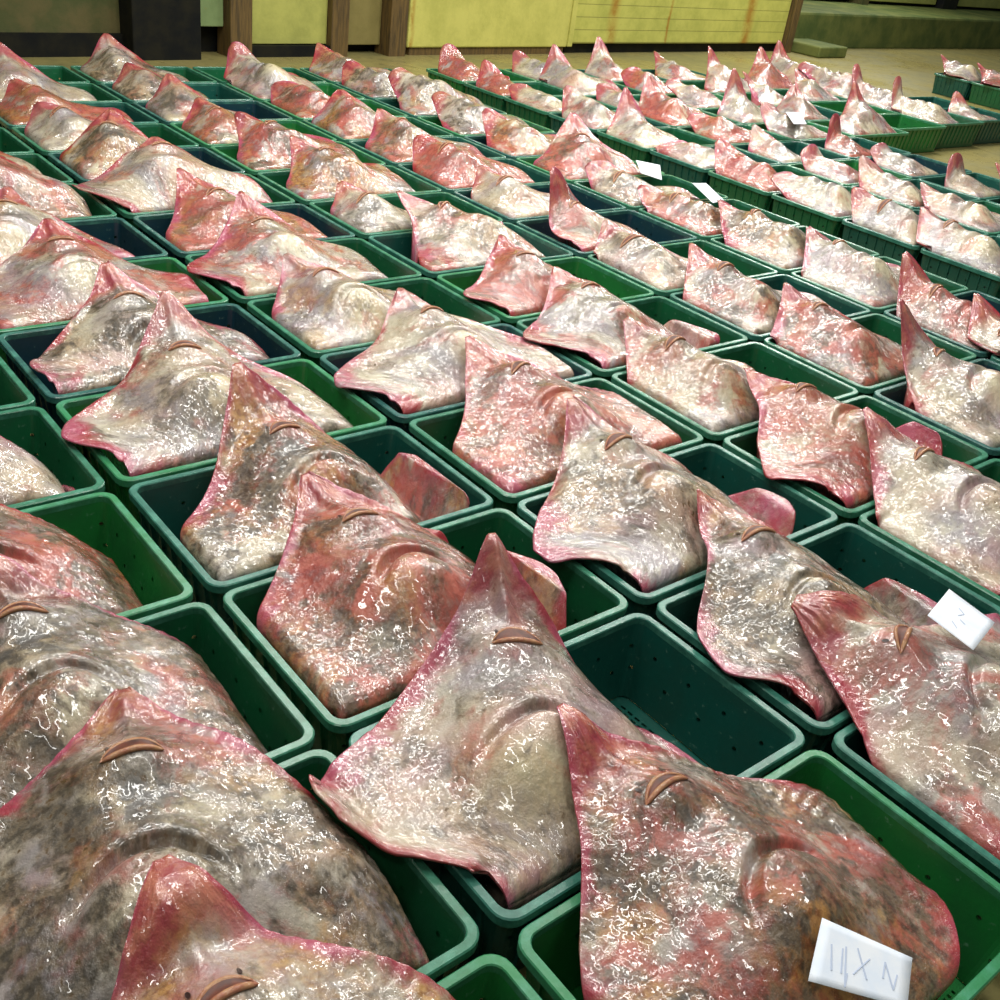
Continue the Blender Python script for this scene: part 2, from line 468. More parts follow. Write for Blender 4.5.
TUB, RIM, BASE = as_mesh('tub', tub_mesh(), M_WALL), as_mesh('rim', rim_mesh(), M_RIM), as_mesh('base', base_mesh(), M_BASE)

ORD = ['', 'nearest', 'second', 'third', 'fourth', 'fifth', 'sixth', 'seventh', 'eighth', 'ninth', 'tenth', 'eleventh', 'twelfth', 'thirteenth', 'fourteenth', 'fifteenth']
J_OFF = {5: .38, 6: .35, 7: .325, 8: .30, 9: .275, 10: .25, 11: .225, 12: 2.6}
I_OFF = {5: .03, 6: .03, 7: .05, 8: .1, 9: .35, 10: .5, 11: .6, 12: 0}
LAST = {-2: 12, -1: 12, 0: 12, 1: 12, 2: 12, 3: 12, 4: 12, 5: 12, 6: 12, 7: 12, 8: 12, 9: 11, 10: 11, 11: 9, 12: 12}
def where_is(st, i):
    n = LAST[st] - i + 1
    place = ('%s from the far end' % ('first' if n == 1 else ORD[n]))
    if st == 12: return place + ', short line by the kerb'
    if st >= 5: return place + ', %s line right of aisle' % (ORD[st - 4] if st > 5 else 'first')
    return place + ', %s line left of aisle' % ('first' if st == 4 else ORD[5 - st])

GREEN, BRIGHT, TEAL, NAVY = (0.008, 0.115, 0.042), (0.016, 0.190, 0.040), (0.007, 0.085, 0.066), (0.006, 0.036, 0.055)
CNAME = {GREEN: 'green', BRIGHT: 'bright green', TEAL: 'teal', NAVY: 'dark blue-green'}
CRATE_COL = {(0, 0): TEAL, (0, 1): GREEN, (0, 2): TEAL, (0, 3): BRIGHT, (0, 4): NAVY, (0, 5): BRIGHT, (0, 6): NAVY, (0, 7): GREEN, (0, 8): GREEN,
             (1, -1): TEAL, (1, 0): TEAL, (1, 1): TEAL, (1, 2): GREEN, (1, 3): NAVY, (1, 4): GREEN, (1, 5): GREEN, (1, 6): NAVY, (1, 7): GREEN,
             (2, 0): GREEN, (2, 1): GREEN, (2, 2): GREEN, (2, 3): GREEN, (-1, -1): BRIGHT, (-1, 0): GREEN, (-1, 1): GREEN, (0, -1): BRIGHT,
             (4, 2): NAVY, (7, 6): NAVY, (7, 5): TEAL, (3, 2): GREEN, (8, 8): BRIGHT, (9, 8): BRIGHT, (11, 8): TEAL, (10, 8): GREEN}
Rm = np.array(R); CamP = np.array([-0.62903, -0.55676, 1.10770])
def pix(p):
    c = Rm @ (np.array(p) - CamP)
    return (500 + F_PX * c[0] / c[2], 500 + F_PX * c[1] / c[2]) if c[2] > 0.05 else None
ROWS = {-1: (-2, 6), 0: (-2, 9), 1: (-2, 12), 2: (-1, 12), 3: (0, 12), 4: (0, 12), 5: (2, 12), 6: (3, 12), 7: (4, 12), 8: (8, 12), 9: (8, 11), 10: (8, 11), 11: (8, 9), 12: (10, 12)}
CR = {}
cr_rand = random.Random(3)
for st in sorted(ROWS):
    for i in range(ROWS[st][0], ROWS[st][1] + 1):
        cx, cy = (st + J_OFF.get(st, 0) + 0.5) * PITCH_X, (i + I_OFF.get(st, 0) + 0.5) * PITCH_Y
        col = CRATE_COL.get((st, i)) or cr_rand.choice([GREEN, GREEN, TEAL, GREEN, BRIGHT, NAVY] if st < 5 else [GREEN, TEAL, TEAL, BRIGHT])
        jx, jy = cr_rand.uniform(-.003, .003), cr_rand.uniform(-.0015, .0015)
        vis = False
        for a in (-1, 1):
            for bq in (-1, 1):
                q = pix((cx + a * OX, cy + bq * OY, 0))
                if q and -25 < q[0] < 1025 and -25 < q[1] < 1025: vis = True
        if not vis: continue
        e = bpy.data.objects.new('fish_crate', None)
        e.location = (cx + jx, cy + jy, 0)
        e.empty_display_size = 0.1
        C.objects.link(e)
        tag(e, '%s fish crate, %s' % (CNAME[col], where_is(st, i)), 'crate', 'fish crates on the market floor')
        for nm, me in (('tub', TUB), ('rim', RIM), ('base', BASE)):
            p = bpy.data.objects.new(nm, me)
            p.parent = e
            p.color = col + (1,)
            C.objects.link(p)
        CR[(st, i)] = (cx + jx, cy + jy)

# ------------------------------------------------------------------ skates, belly side up, one to a crate, snout on the next one
# line, row, mouth in the crate (x, y, height), snout tip from the mouth (x, y, z)
T = [
(-1,-1,.307,.429,.13,.014,.179,-.046),(-1,0,.361,.381,.13,.054,.171,-.047),(-1,1,.349,.367,.09,.008,.181,-.036),(-1,2,.326,.292,.09,-.036,.181,-.019),
(-1,3,.37,.206,.09,-.019,.183,-.014),(0,-1,.281,.406,.09,-.035,.182,.002),(0,0,.29,.343,.09,.052,.149,.097),(0,1,.274,.364,.09,-.006,.185,-.002),
(0,2,.314,.31,.09,-.024,.162,.086),(0,3,.3,.347,.09,.029,.168,.072),(0,4,.304,.272,.09,.01,.182,.032),(0,5,.305,.345,.09,.025,.183,.004),
(0,6,.266,.305,.09,.062,.174,-.003),(0,7,.285,.26,.09,.005,.185,-.011),(0,8,.274,.225,.06,-.017,.184,-.005),(1,-1,.218,.418,.1,-.077,.173,.019),
(1,0,.245,.361,.09,.034,.181,-.012),(1,1,.264,.358,.09,.018,.182,.026),(1,2,.316,.355,.09,-.026,.182,.017),(1,3,.323,.332,.09,.022,.184,-.005),
(1,4,.217,.302,.09,-.025,.183,-.006),(1,5,.261,.356,.09,.017,.181,.034),(1,6,.262,.284,.09,-.049,.176,.031),(1,7,.225,.277,.09,.049,.178,-.013),
(1,8,.173,.202,.08,.077,.167,.02),(1,9,.129,.199,.05,-.027,.183,.008),(1,10,.158,.197,.05,-.021,.184,.0),(1,11,.201,.2,.06,.005,.174,.063),
(2,0,.264,.406,.09,.009,.182,.03),(2,1,.277,.361,.09,-.009,.184,-.022),(2,2,.185,.329,.09,-.01,.185,.003),(2,3,.24,.328,.09,.022,.184,-.004),
(2,4,.234,.224,.09,.043,.18,-.003),(2,5,.309,.355,.09,-.092,.16,.013),(2,6,.142,.21,.07,.009,.185,.002),(2,7,.221,.22,.06,-.054,.177,.01),
(2,8,.196,.214,.07,-.07,.171,.013),(2,9,.121,.196,.05,.012,.185,-.0),(2,10,.125,.179,.05,.046,.178,.022),(2,11,.119,.167,.05,.005,.185,.001),
(2,12,.175,.229,.05,.03,.176,.049),(3,1,.251,.351,.09,-.041,.151,.117),(3,2,.213,.348,.09,.051,.178,.005),(3,3,.202,.328,.09,.022,.183,.017),
(3,4,.134,.301,.09,.041,.18,-.005),(3,5,.151,.22,.09,-.055,.098,.152),(3,6,.153,.239,.09,.017,.184,-.003),(3,7,.13,.206,.07,-.028,.182,.017),
(3,8,.186,.225,.06,.002,.185,.013),(3,9,.151,.26,.07,.066,.173,.007),(3,10,.12,.225,.05,-.049,.177,.019),(3,11,.125,.402,.07,-.029,.154,.099),
(4,1,.13,.412,.08,.062,.172,.032),(4,2,.163,.302,.09,.019,.167,.076),(4,3,.249,.364,.09,.039,.181,.009),(4,4,.217,.349,.09,-.014,.184,.007),
(4,5,.146,.312,.07,-.027,.183,.013),(4,6,.131,.228,.08,-.044,.163,.075),(4,7,.27,.214,.07,.063,.158,.073),(4,8,.17,.198,.05,-.054,.172,.04),
(4,9,.186,.212,.06,-.091,.157,.035),(4,10,.197,.267,.09,-.11,.14,.052),(4,11,.12,.287,.05,-.029,.18,.033),(4,12,.166,.239,.05,-.014,.183,.025),
(5,3,.164,.369,.08,.048,.178,.011),(5,4,.134,.274,.09,.01,.183,.022),(5,5,.154,.289,.07,-.069,.167,.042),(5,6,.133,.297,.07,-.002,.17,.073),
(5,7,.134,.224,.05,-.12,.148,.052),(5,8,.153,.264,.08,.047,.139,.113),(5,9,.143,.238,.09,-.01,.173,.064),(5,10,.123,.251,.05,-.04,.173,.053),
(5,11,.13,.206,.06,.015,.171,.069),(5,12,.13,.233,.08,-.028,.123,.135),(6,4,.167,.332,.05,.023,.183,.01),(6,5,.141,.286,.06,.008,.176,.057),
(6,6,.122,.234,.05,-.054,.122,.158),(6,7,.13,.195,.05,.032,.176,.045),(6,8,.145,.206,.08,-.059,.172,.033),(6,9,.186,.307,.09,.016,.16,.092),
(6,10,.125,.195,.05,-.009,.181,.037),(6,11,.146,.375,.1,.059,.155,.081),(6,12,.151,.257,.07,-.016,.18,.041),(7,5,.122,.192,.05,-.023,.099,.175),
(7,6,.125,.218,.05,-.057,.129,.127),(7,7,.141,.197,.05,-.027,.083,.176),(7,8,.167,.23,.07,-.044,.166,.069),(7,9,.193,.215,.09,.015,.116,.143),
(7,10,.219,.24,.06,-.113,.14,.065),(7,11,.137,.202,.08,-.055,.165,.063),(7,12,.169,.231,.08,.032,.137,.12),(8,8,.36,.236,.11,.042,.14,.113),
(8,9,.168,.2,.07,.104,.141,.058),(8,10,.323,.202,.06,-.103,.146,.069),(8,11,.321,.215,.11,-.021,.15,.107),(8,12,.262,.242,.06,-.018,.181,.036),
(10,8,.156,.423,.07,-.04,.106,.208),(10,9,.191,.388,.08,-.059,.122,.176),(9,10,.341,.198,.08,.008,.179,.048),(9,11,.325,.205,.11,.045,.148,.102),
(11,8,.084,.207,.05,.053,.149,.096),(10,10,.237,.413,.11,-.118,.175,.054),(10,11,.189,.393,.11,.051,.131,.12),(-1,4,.27,.34,.085,.0,.18,.03),
(7,4,.27,.34,.085,.0,.18,.03),(12,10,.27,.34,.085,.0,.18,.03),(12,11,.27,.34,.085,.0,.18,.03),(12,12,.27,.34,.085,.0,.18,.03),
]
# red flush, grey mottling, brown stain, left fin hanging over the rim (metres), own words
LOOK = {
 (-1, -1): (.2, .35, .75, 0, 'orange-stained pale skate at the very front, cut off by the frame'),
 (-1, 0): (.35, .95, .7, 0, 'large dark brown mottled skate in the near corner, orange mouth showing'),
 (-1, 1): (.35, .95, .3, 0, 'grey and black mottled skate behind the large brown one'),
 (-1, 2): (.75, .6, .5, 0, 'brown and pink skate with red bruise, its fin lying on the crate rim'),
 (-1, 3): (.3, .3, .2, 0, 'grey skate with a pink fin folded down into its green crate'),
 (-1, 4): (.35, .2, .3, 0, 'pale peach skate at the left edge behind the pink-finned one'),
 (0, -1): (.65, .65, .65, 0, 'pink-snouted brown bruised skate carrying the nearest paper tag'),
 (0, 0): (.12, .32, .22, .075, 'pale grey skate with raised ridged snout and gaping dark mouth'),
 (0, 1): (.95, .5, .45, 0, 'salmon red bruised skate just behind the one with the raised snout'),
 (0, 2): (.55, .6, .9, 0, 'rust brown skate with a crimson pointed snout'),
 (0, 3): (.22, .4, .15, .07, 'pale skate with amber lips and a crimson tucked left fin'),
 (0, 4): (.15, .6, .25, .05, 'grey speckled skate with a plain tan snout'),
 (0, 5): (.45, .2, .2, 0, 'white skate with a blunt bright red snout near the left edge'),
 (0, 6): (.15, .3, .8, 0, 'tan brown skate behind the red-snouted white one'),
 (1, -1): (.40, .3, .05, 0, 'bluish white skate with magenta snout and a paper tag beside its mouth'),
 (1, 0): (.2, .7, .6, .07, 'brown speckled skate with a rolled grey left fin, tag-bearer in front'),
 (1, 1): (.18, .45, .45, .02, 'olive grey skate with yellow lips and a pink snout'),
 (1, 2): (.95, .35, .3, 0, 'deep red skate with an upright crimson snout'),
 (1, 3): (.2, .2, .05, .06, 'lilac white skate with left fin laid on the rim'),
 (1, 4): (.15, .15, .4, 0, 'lilac grey skate with a blunt tan snout'),
 (1, 5): (.45, .12, .15, .06, 'white skate with a wine red snout edge and curled left fin'),
 (1, 6): (.85, .2, .6, 0, 'orange red skate with a pale square back end'),
 (1, 7): (.2, .25, .2, .02, None), (1, 8): (.3, .5, 1, 0, None), (1, 9): (.05, .2, .1, 0, None), (1, 10): (.8, .1, .5, 0, None), (1, 11): (.05, .05, .2, 0, None),
 (2, 0): (.06, .25, .1, 0, 'clean pale grey skate with a thin pink pointed snout'),
 (2, 1): (.65, .25, .2, .04, 'pale skate with a scarlet left fin and yellow belly'),
 (2, 2): (.35, .3, .3, 0, 'beige skate with a small pink snout and pink belly flush'),
 (2, 3): (.45, .25, .1, .03, 'white skate with a streak of bright blood'),
 (2, 4): (.9, .3, .1, .03, None), (2, 5): (.3, .45, .3, 0, None), (2, 7): (.5, .4, .8, 0, None),
 (3, 1): (.12, .3, .1, 0, 'white skate with a tall dark red snout'), (3, 2): (.85, .5, .2, 0, 'purple and red bruised skate with orange belly edge'),
 (3, 3): (.45, .55, .2, 0, None), (3, 4): (.2, .4, .05, 0, None), (3, 5): (.6, .3, .3, .02, None), (3, 6): (.15, .15, .3, 0, None), (3, 7): (.8, .2, .1, 0, None), (3, 9): (.5, .2, .9, 0, None), (3, 11): (.1, .3, .05, 0, None),
 (4, 2): (.6, .3, .2, 0, 'pink-headed skate with a red lumpy snout'), (4, 3): (.15, .25, .05, 0, None), (4, 5): (.9, .4, .4, 0, None), (4, 6): (.2, .4, .2, 0, None), (4, 7): (.75, .5, .1, 0, None),
}
# own measures of single skates: width, left and right fin, where the right fin bends down, how far its tip turns up
PAR = {(-1, 0): dict(up=.2), (-1, -1): dict(up=.2), (-1, 1): dict(up=.5), (-1, 2): dict(up=.5), (1, -1): dict(xr=.33, up=.2), (4, 6): dict(xr=.33, up=1.5), (4, 5): dict(xr=.33, up=1.0), (0, 0): dict(al=.45, w=.82, rf=.92, xr=.05, up=.5), (0, 3): dict(w=.88, lf=.88), (0, 4): dict(w=.85), (1, 0): dict(lf=.70, w=.9), (0, -1): dict(xr=.22, rf=.92, up=.3),
       (0, 1): dict(xr=.12, up=2.4), (0, 2): dict(xr=.10, up=2.2), (1, 1): dict(xr=.13, up=1.8), (1, 2): dict(xr=.24, up=2.6), (1, 0): dict(lf=.72, w=.9, xr=.12, up=2.0),
       (1, 3): dict(xr=.26, up=2.4), (1, 5): dict(lf=.85), (0, 5): dict(xr=.30)}
def smooth(a, b, x):
    t = np.clip((x - a) / (b - a), 0, 1)
    return t * t * (3 - 2 * t)
WS = np.array([-.43, -.40, -.36, -.32, -.27, -.22, -.17, -.11, -.05, 0, .04, .09, .13, .17, .185])
WW = np.array([.10, .17, .25, .32, .375, .405, .40, .355, .275, .200, .145, .092, .055, .023, .006])
_fs = np.linspace(-.43, .185, 400)
_fw = np.interp(_fs, WS, WW)
_k = np.hanning(31); _k /= _k.sum()
_fw = np.convolve(np.pad(_fw, 15, mode='edge'), _k, 'valid')
def fold(d, r, ang):
    """d: length past the fold line; returns (advance, drop) of a sheet bent through ang with radius r"""
    d = np.maximum(d, 0)
    L = r * ang
    a = np.minimum(d, L)
    adv, drop = r * np.sin(a / r), r - r * np.cos(a / r)
    e = np.maximum(d - L, 0)
    return adv + e * math.cos(ang), drop + e * math.sin(ang)

HC = 0.01
HX0, HY0 = -1.2, -1.4
HM = np.full((1300, 900), -9.0)
def hm_idx(x, y):
    return np.clip(((x - HX0) / HC).astype(int), 0, 1299), np.clip(((y - HY0) / HC).astype(int), 0, 899)
gx, gy = np.meshgrid(np.arange(1300) * HC + HX0 + HC / 2, np.arange(900) * HC + HY0 + HC / 2, indexing='ij')
for (cx, cy) in CR.values():
    i0, j0 = hm_idx(np.array([cx - OX]), np.array([cy - OY])); i1, j1 = hm_idx(np.array([cx + OX]), np.array([cy + OY]))
    sub = (slice(i0[0], i1[0] + 1), slice(j0[0], j1[0] + 1))
    dx, dy = np.abs(gx[sub] - cx), np.abs(gy[sub] - cy)
    on = ((dx > OX - 0.02) | (dy > OY - 0.02)) & (dx < OX + .004) & (dy < OY + .004)
    HM[sub][on] = np.maximum(HM[sub][on], 0.0)

def blur(a, n):
    for _ in range(n):
        p = np.pad(a, 1, mode='edge')
        a = (p[1:-1, 1:-1] * 2 + p[:-2, 1:-1] + p[2:, 1:-1] + p[1:-1, :-2] + p[1:-1, 2:]) / 6
    return a

def build_skate(st, row, mx, my, mz, tx, ty, tz, look):
    red, dark, brown, over = look[:4]
    red, dark, brown = min(1, red * 1.15 + .08), min(1, dark * 1.2 + .08), min(1, brown * 1.1 + .06)
    cc = CR.get((st, row))
    if cc is None:
        return None
    seed = (st + 3) * 41 + row * 7
    r = np.random.RandomState(seed + 5)
    x0, y0 = cc[0] - PITCH_X / 2, cc[1] - PITCH_Y / 2
    mouth = np.array([x0 + mx, y0 + my, mz])
    near = np.linalg.norm(mouth - CamP)
    NV, NU = (170, 150) if near < 2.1 else (110, 100) if near < 3.2 else (64, 58)
    yaw = math.atan2(tx, max(ty, .06))
    yaw = max(-.34, min(.45, yaw * .75))
    if (st, row) == (0, 0): yaw = 0.42
    F = np.array([math.sin(yaw), math.cos(yaw)]); Rt = np.array([math.cos(yaw), -math.sin(yaw)])
    S = r.uniform(.93, 1.02)
    par = PAR.get((st, row), {})
    WSC = par.get('w', r.uniform(.90, .98))
    if row >= 7 and st < 5:
        mz += .045; my += .045 if my < .26 else 0; S *= 1.16; mx += .03
    elif st >= 5:
        mz += .02
    mouth[:] = (x0 + mx, y0 + my, mz)
    v = np.linspace(0, 1, NV) ** 0.92
    u = np.linspace(-1, 1, NU); u = np.sign(u) * np.abs(u) ** 0.85
    vv, uu = np.meshgrid(v, u, indexing='ij')
    s = -.43 + .615 * vv
    wmax = np.interp(s, _fs, _fw)
    t = uu * wmax * (1 + .03 * np.sin(s * 30 + r.uniform(0, 6)))
    s = s - .03 * np.abs(uu) ** 2 * smooth(.12, -.05, s) * 0.5      # fins swept slightly back
    s, t = s * np.where(s > 0, 1, S), t * S * WSC * np.where(t < 0, par.get('lf', 1), par.get('rf', 1))
    # --- relief of the belly side
    z = .020 + .062 * np.exp(-(t / .115) ** 2) * smooth(-.46, -.25, s) * (1 - .72 * smooth(.0, .15, s))
    z += .018 * np.exp(-(t / .19) ** 2) * smooth(-.30, -.15, s) * smooth(.10, 0, s)
    z -= .012 * np.exp(-((s + .055) / .03) ** 2 - (t / .05) ** 2)
    cs = -.205 + r.uniform(-.02, .02); ct = r.uniform(-.02, .02); cr_ = r.uniform(.065, .082)
    rr = np.hypot(s - cs, (t - ct) * .9)
    front = smooth(.15, .75, (s - cs) / (rr + .01) + r.uniform(-.2, .15))
    z += .007 * smooth(cr_ + .02, cr_ - .06, rr)
    depth = r.uniform(.010, .024)
    z -= depth * np.exp(-((rr - cr_ - .004) / .0075) ** 2) * front
    z += .003 * np.exp(-((rr - cr_ - .022) / .014) ** 2) * front
    # jaw and nasal swelling, rostral ridge
    z += .010 * np.exp(-((s - .002) / .028) ** 2 - (t / .045) ** 2)
    z += (.010 + (.012 if (st, row) == (0, 0) else 0)) * np.exp(-(t / .012) ** 2) * smooth(.03, .08, s) * smooth(.19, .15, s)
    for _ in range(16):
        a, k = r.uniform(0, 6.3), r.uniform(14, 95)
        z += (.042 / k) * np.sin(k * (s * math.cos(a) + t * math.sin(a)) + r.uniform(0, 6)) * smooth(1.0, .7, np.abs(uu)) * .8
    # fin rays: fine radial ribbing towards the margin
    ang = np.arctan2(t, s + .15)
    z += .0011 * np.sin(ang * 70) * smooth(.6, .85, np.abs(uu)) * (1 if NU > 80 else 0)
    # margin ripples
    z += .010 * np.sin(s * 26 + r.uniform(0, 6) + 2 * np.sign(uu)) * smooth(.7, 1, np.abs(uu)) * smooth(.17, .05, s)
    z += mz - .100
    x = mouth[0] + s * F[0] + t * Rt[0]
    y = mouth[1] + s * F[1] + t * Rt[1]
    # --- snout bent towards its tip
    tip_flat = np.array([mouth[0] + .185 * F[0], mouth[1] + .185 * F[1]])
    wgt = smooth(0, 1, np.clip(s / .185, 0, 1)) * .5 + .5 * np.clip(s / .185, 0, 1) ** 1.6
    wgt = np.where(s > 0, wgt, 0)
    x = x + (mouth[0] + tx - tip_flat[0]) * wgt
    y = y + (mouth[1] + ty - tip_flat[1]) * wgt
    z_tip = .020 + mz - .100 + .017
    z = z + (mz + tz - z_tip) * wgt
    # --- drape into the crate
    lx, ly = x - x0, y - y0
    if over > 0:
        # the hind part of the left fin stays inside the crate, only its point lies over the rim
        c = NU // 2
        lm, lym, lc = lx[:, 0], ly[:, 0], lx[:, c]
        bound = .038 - .30 * smooth(.10, .30, lym)
        kk = np.clip((lc - bound) / np.maximum(lc - lm, 1e-4), .15, 1)
        kk = np.convolve(np.pad(kk, 6, mode='edge'), np.ones(13) / 13, 'valid')
        left = uu < uu[0, c]
        f_ = np.where(left, kk[:, None], 1.0)
        lx = lx[:, c:c + 1] + (lx - lx[:, c:c + 1]) * f_
        ly = ly[:, c:c + 1] + (ly - ly[:, c:c + 1]) * f_
    env = .02 + .98 * smooth(.03, .19, ly)
    if over > 0:
        xl, rl, al = -.040, .028, par.get('al', .6)
        env = env * (.45 + .55 * smooth(-.05, .18, lx))
        z = np.maximum(z, .006) * env + .010
    else:
        xl, rl, al = .060, .025, 1.50
        env = env * (.15 + .85 * smooth(.02, .20, lx))
        z = np.where(z > 0, z * env, z) + .004
    d = xl - lx
    adv, drop = fold(d, rl, al)
    lx = np.where(d > 0, xl - adv, lx); z = z - np.where(d > 0, drop, 0)
    xr = mx + (r.uniform(.22, .31) if row >= 6 and st < 5 else r.uniform(.12, .20) if row < 2 else r.uniform(.12, .28))
    xr = min(xr, .50)
    ar = r.uniform(.75, 1.0)
    up_ = r.choice([0.2, 1.2, 2.0, 2.4])
    xr = mx + par['xr'] if 'xr' in par else xr
    up_ = par.get('up', up_)
    d = lx - xr
    adv, drop = fold(d * smooth(.16, .04, s), .10, ar)
    keep = np.maximum(d, 0) * (1 - smooth(.16, .04, s))
    lx = np.where(d > 0, xr + adv + keep, lx); z = z - np.where(d > 0, drop, 0)
    # far fin tip turns up again against the wall
    dd = np.maximum(t - (xr - mx) - .145, 0) * smooth(.12, .0, s)
    z = np.where(dd > 0, np.maximum(z, np.minimum(z + dd * up_, .012)), z)
    d = .060 - ly
    adv, drop = fold(d, .028, 1.5)
    ly = np.where(d > 0, .060 - adv, ly); z = z - np.where(d > 0, drop, 0)
    z = np.maximum(z, -.150)
    # stay clear of the own walls
    lim = .034 + TAPER * np.clip(-z, 0, .16) / .16
    inside = (ly < .372) & (z < .03)
    if over <= 0:
        lx = np.where(inside & (lx < lim), lim, lx)
    ly = np.where(ly < lim, lim, ly)
    hi = .645 - lim
    lx = np.where(inside & (lx > hi - .02), hi - .02 + .3 * np.tanh((lx - hi + .02) / .3) * .06, lx)
    if over > 0:
        z = np.where((lx < .044) & (lx > -.044), np.maximum(z, .021 - .3 * (1 - smooth(.06, .09, ly))), z)
        z = blur(z, 2)
        lx = np.where((ly < .12) & (z < .012), np.maximum(lx, lim + .006), lx)
    else:
        lx = np.where((ly < .06) & (z < .02), np.maximum(lx, .040), lx)
    z = np.where(lx < .62, np.maximum(z, -.15 + .165 * smooth(.29, .36, ly)), z)
    low = (z < .008) & (ly > .372 - lim * .2) & (ly < .47)
    ly = np.where(low & (s < .06), np.minimum(ly, .368), ly)
    edge = np.clip(np.abs(uu) ** 1.5 * 1.0, 0, 1)
    edge = np.maximum(edge, smooth(-.38, -.43, s))
    thick = .004 + .014 * (1 - np.abs(uu) ** 2) * smooth(.19, .12, s)
    # --- rest on whatever already lies there
    X, Y = lx + x0, ly + y0
    out = (ly > .368) | (lx < .028)
    ii, jj = hm_idx(X, Y)
    hmx = np.max([HM[np.clip(ii + a, 0, 1299), np.clip(jj + b, 0, 899)] for a in (-1, 0, 1) for b in (-1, 0, 1)], axis=0)
    need = np.where(out, hmx + .006 + thick - z, 0)
    need = np.maximum(need, 0)
    lift = need
    for _ in range(10):
        lift = np.maximum(blur(lift, 3), need)
    lift = blur(lift, 2)
    if over > 0 and False:
        lift = np.where((lx < -.045) & (z < .0), np.minimum(lift, .02), lift)
        lift = blur(lift, 3)
    z = z + lift
    # --- flesh below: thin at the fins, deep in the crate
    core = smooth(.0, .05, lx - .06) * smooth(.0, .05, ly - .06) * smooth(.0, .05, .35 - ly) * smooth(0, .07, xr + .05 - lx)
    core = np.where(ly > .37, 0, core)
    core *= smooth(.06, -.01, s)
    zb = (z - thick) * (1 - core) + np.minimum(z - thick, -DEPTH + .0095) * core
    top = np.stack([X, Y, z], -1); bot = np.stack([X, Y, zb], -1)
    # pull the underside in a little so that edges are rounded
    N = NV * NU
    V = np.concatenate([top.reshape(-1, 3), bot.reshape(-1, 3)])
    idx = np.arange(N).reshape(NV, NU)
    q = np.stack([idx[:-1, :-1], idx[:-1, 1:], idx[1:, 1:], idx[1:, :-1]], -1).reshape(-1, 4)
    Q = [q, q[:, ::-1] + N]
    def strip(a):
        return np.stack([a[:-1], a[:-1] + N, a[1:] + N, a[1:]], -1)
    for a, fl in ((idx[0, :], 0), (idx[-1, :], 1), (idx[:, 0], 1), (idx[:, -1], 0)):
        e = strip(a)
        Q.append(e if fl == 0 else e[:, ::-1])
    Q = np.concatenate(Q)
    # orient: the top must face up
    org = np.array([mouth[0], mouth[1], -DEPTH])
    me = np_mesh('skate_fish', V - org, Q[:, ::-1], M_SKATE)
    def both(a): return np.concatenate([a.reshape(-1), a.reshape(-1)]).astype(np.float32)
    at = me.attributes.new('skin', 'FLOAT_VECTOR', 'POINT')
    at.data.foreach_set('vector', np.stack([both(s), both(t), np.full(2 * N, seed * .37)], -1).astype(np.float32).ravel())
    patch = np.exp(-((s + .065) / .042) ** 2 - (t / .075) ** 2) * r.uniform(.4, 1.0)
    dome = smooth(cr_ + .01, cr_ - .05, rr)
    at = me.attributes.new('zone', 'FLOAT_VECTOR', 'POINT')
    at.data.foreach_set('vector', np.stack([both(edge), both(patch), both(dome)], -1).astype(np.float32).ravel())
    at = me.attributes.new('snout', 'FLOAT', 'POINT')
    at.data.foreach_set('value', both(smooth(.02, .15, s + .35 * np.abs(t)) * r.uniform(.6, 1.0)))
    o = bpy.data.objects.new('skate_fish', me)
    o.location = org
    o.color = (red, dark, brown, 1)
    C.objects.link(o)
    # stamp into the height map
    a, b = hm_idx(X.ravel(), Y.ravel())
    np.maximum.at(HM, (a, b), z.ravel())
    # --- mouth parts
    def at_surf(sq, tq):
        vq = (sq + .43) / .615
        fv = np.interp(vq, v, np.arange(NV)); iv = min(int(fv), NV - 2); av = fv - iv
        def row_pt(k):
            return np.array([np.interp(tq, t[k], top[k, :, c]) for c in range(3)])
        return row_pt(iv) * (1 - av) + row_pt(iv + 1) * av - org
    if near < 5.2:
        hw = r.uniform(.031, .039)
        gape = r.uniform(.006, .010) if (st, row) != (0, 0) else .014
        skew = r.uniform(-.15, .15)
        def mid(q): return .009 * (1 - (q / hw) ** 2) + skew * q
        V2, n1, n2 = [], 13, 5
        for a in range(n1):
            tq = hw * (-1 + 2 * a / (n1 - 1))
            for b in range(n2):
                k = -1 + 2 * b / (n2 - 1)
                sq = mid(tq) + k * gape * (1 - (tq / hw) ** 2)
                V2.append(at_surf(sq, tq) + np.array([0, 0, .0035 - .002 * (1 - abs(k))]))
        F2 = [[a * n2 + b, a * n2 + b + 1, (a + 1) * n2 + b + 1, (a + 1) * n2 + b][::-1] for a in range(n1 - 1) for b in range(n2 - 1)]
        mo = mesh_obj('mouth', V2, F2, M_MOUTH, o)
        for nm, sg, wd in (('upper_lip', 1, .0036), ('lower_lip', -1, .0044)):
            V3, F3, ns = [], [], 8
            for a in range(n1 + 4):
                q = -1 + 2 * a / (n1 + 3)
                tq = hw * 1.12 * q
                sq = .009 * (1 - (tq / hw) ** 2) + skew * tq + sg * (gape + .002) * max(0, 1 - q * q)
                c = at_surf(sq, tq) + np.array([0, 0, .002])
                w_ = wd * (max(0, 1 - q ** 4) ** .5 * .95 + .05)
                for b in range(ns):
                    al2 = 2 * math.pi * b / ns
                    V3.append(c + np.array([F[0] * math.cos(al2) * w_, F[1] * math.cos(al2) * w_, math.sin(al2) * w_ * .9]))
            n3 = n1 + 4
            for a in range(n3 - 1):
                for b in range(ns):
                    F3.append([a * ns + b, a * ns + (b + 1) % ns, (a + 1) * ns + (b + 1) % ns, (a + 1) * ns + b])
            F3.append(list(range(ns))); F3.append(list(range((n3 - 1) * ns, n3 * ns))[::-1])
            mesh_obj(nm, V3, F3, M_LIP, mo)
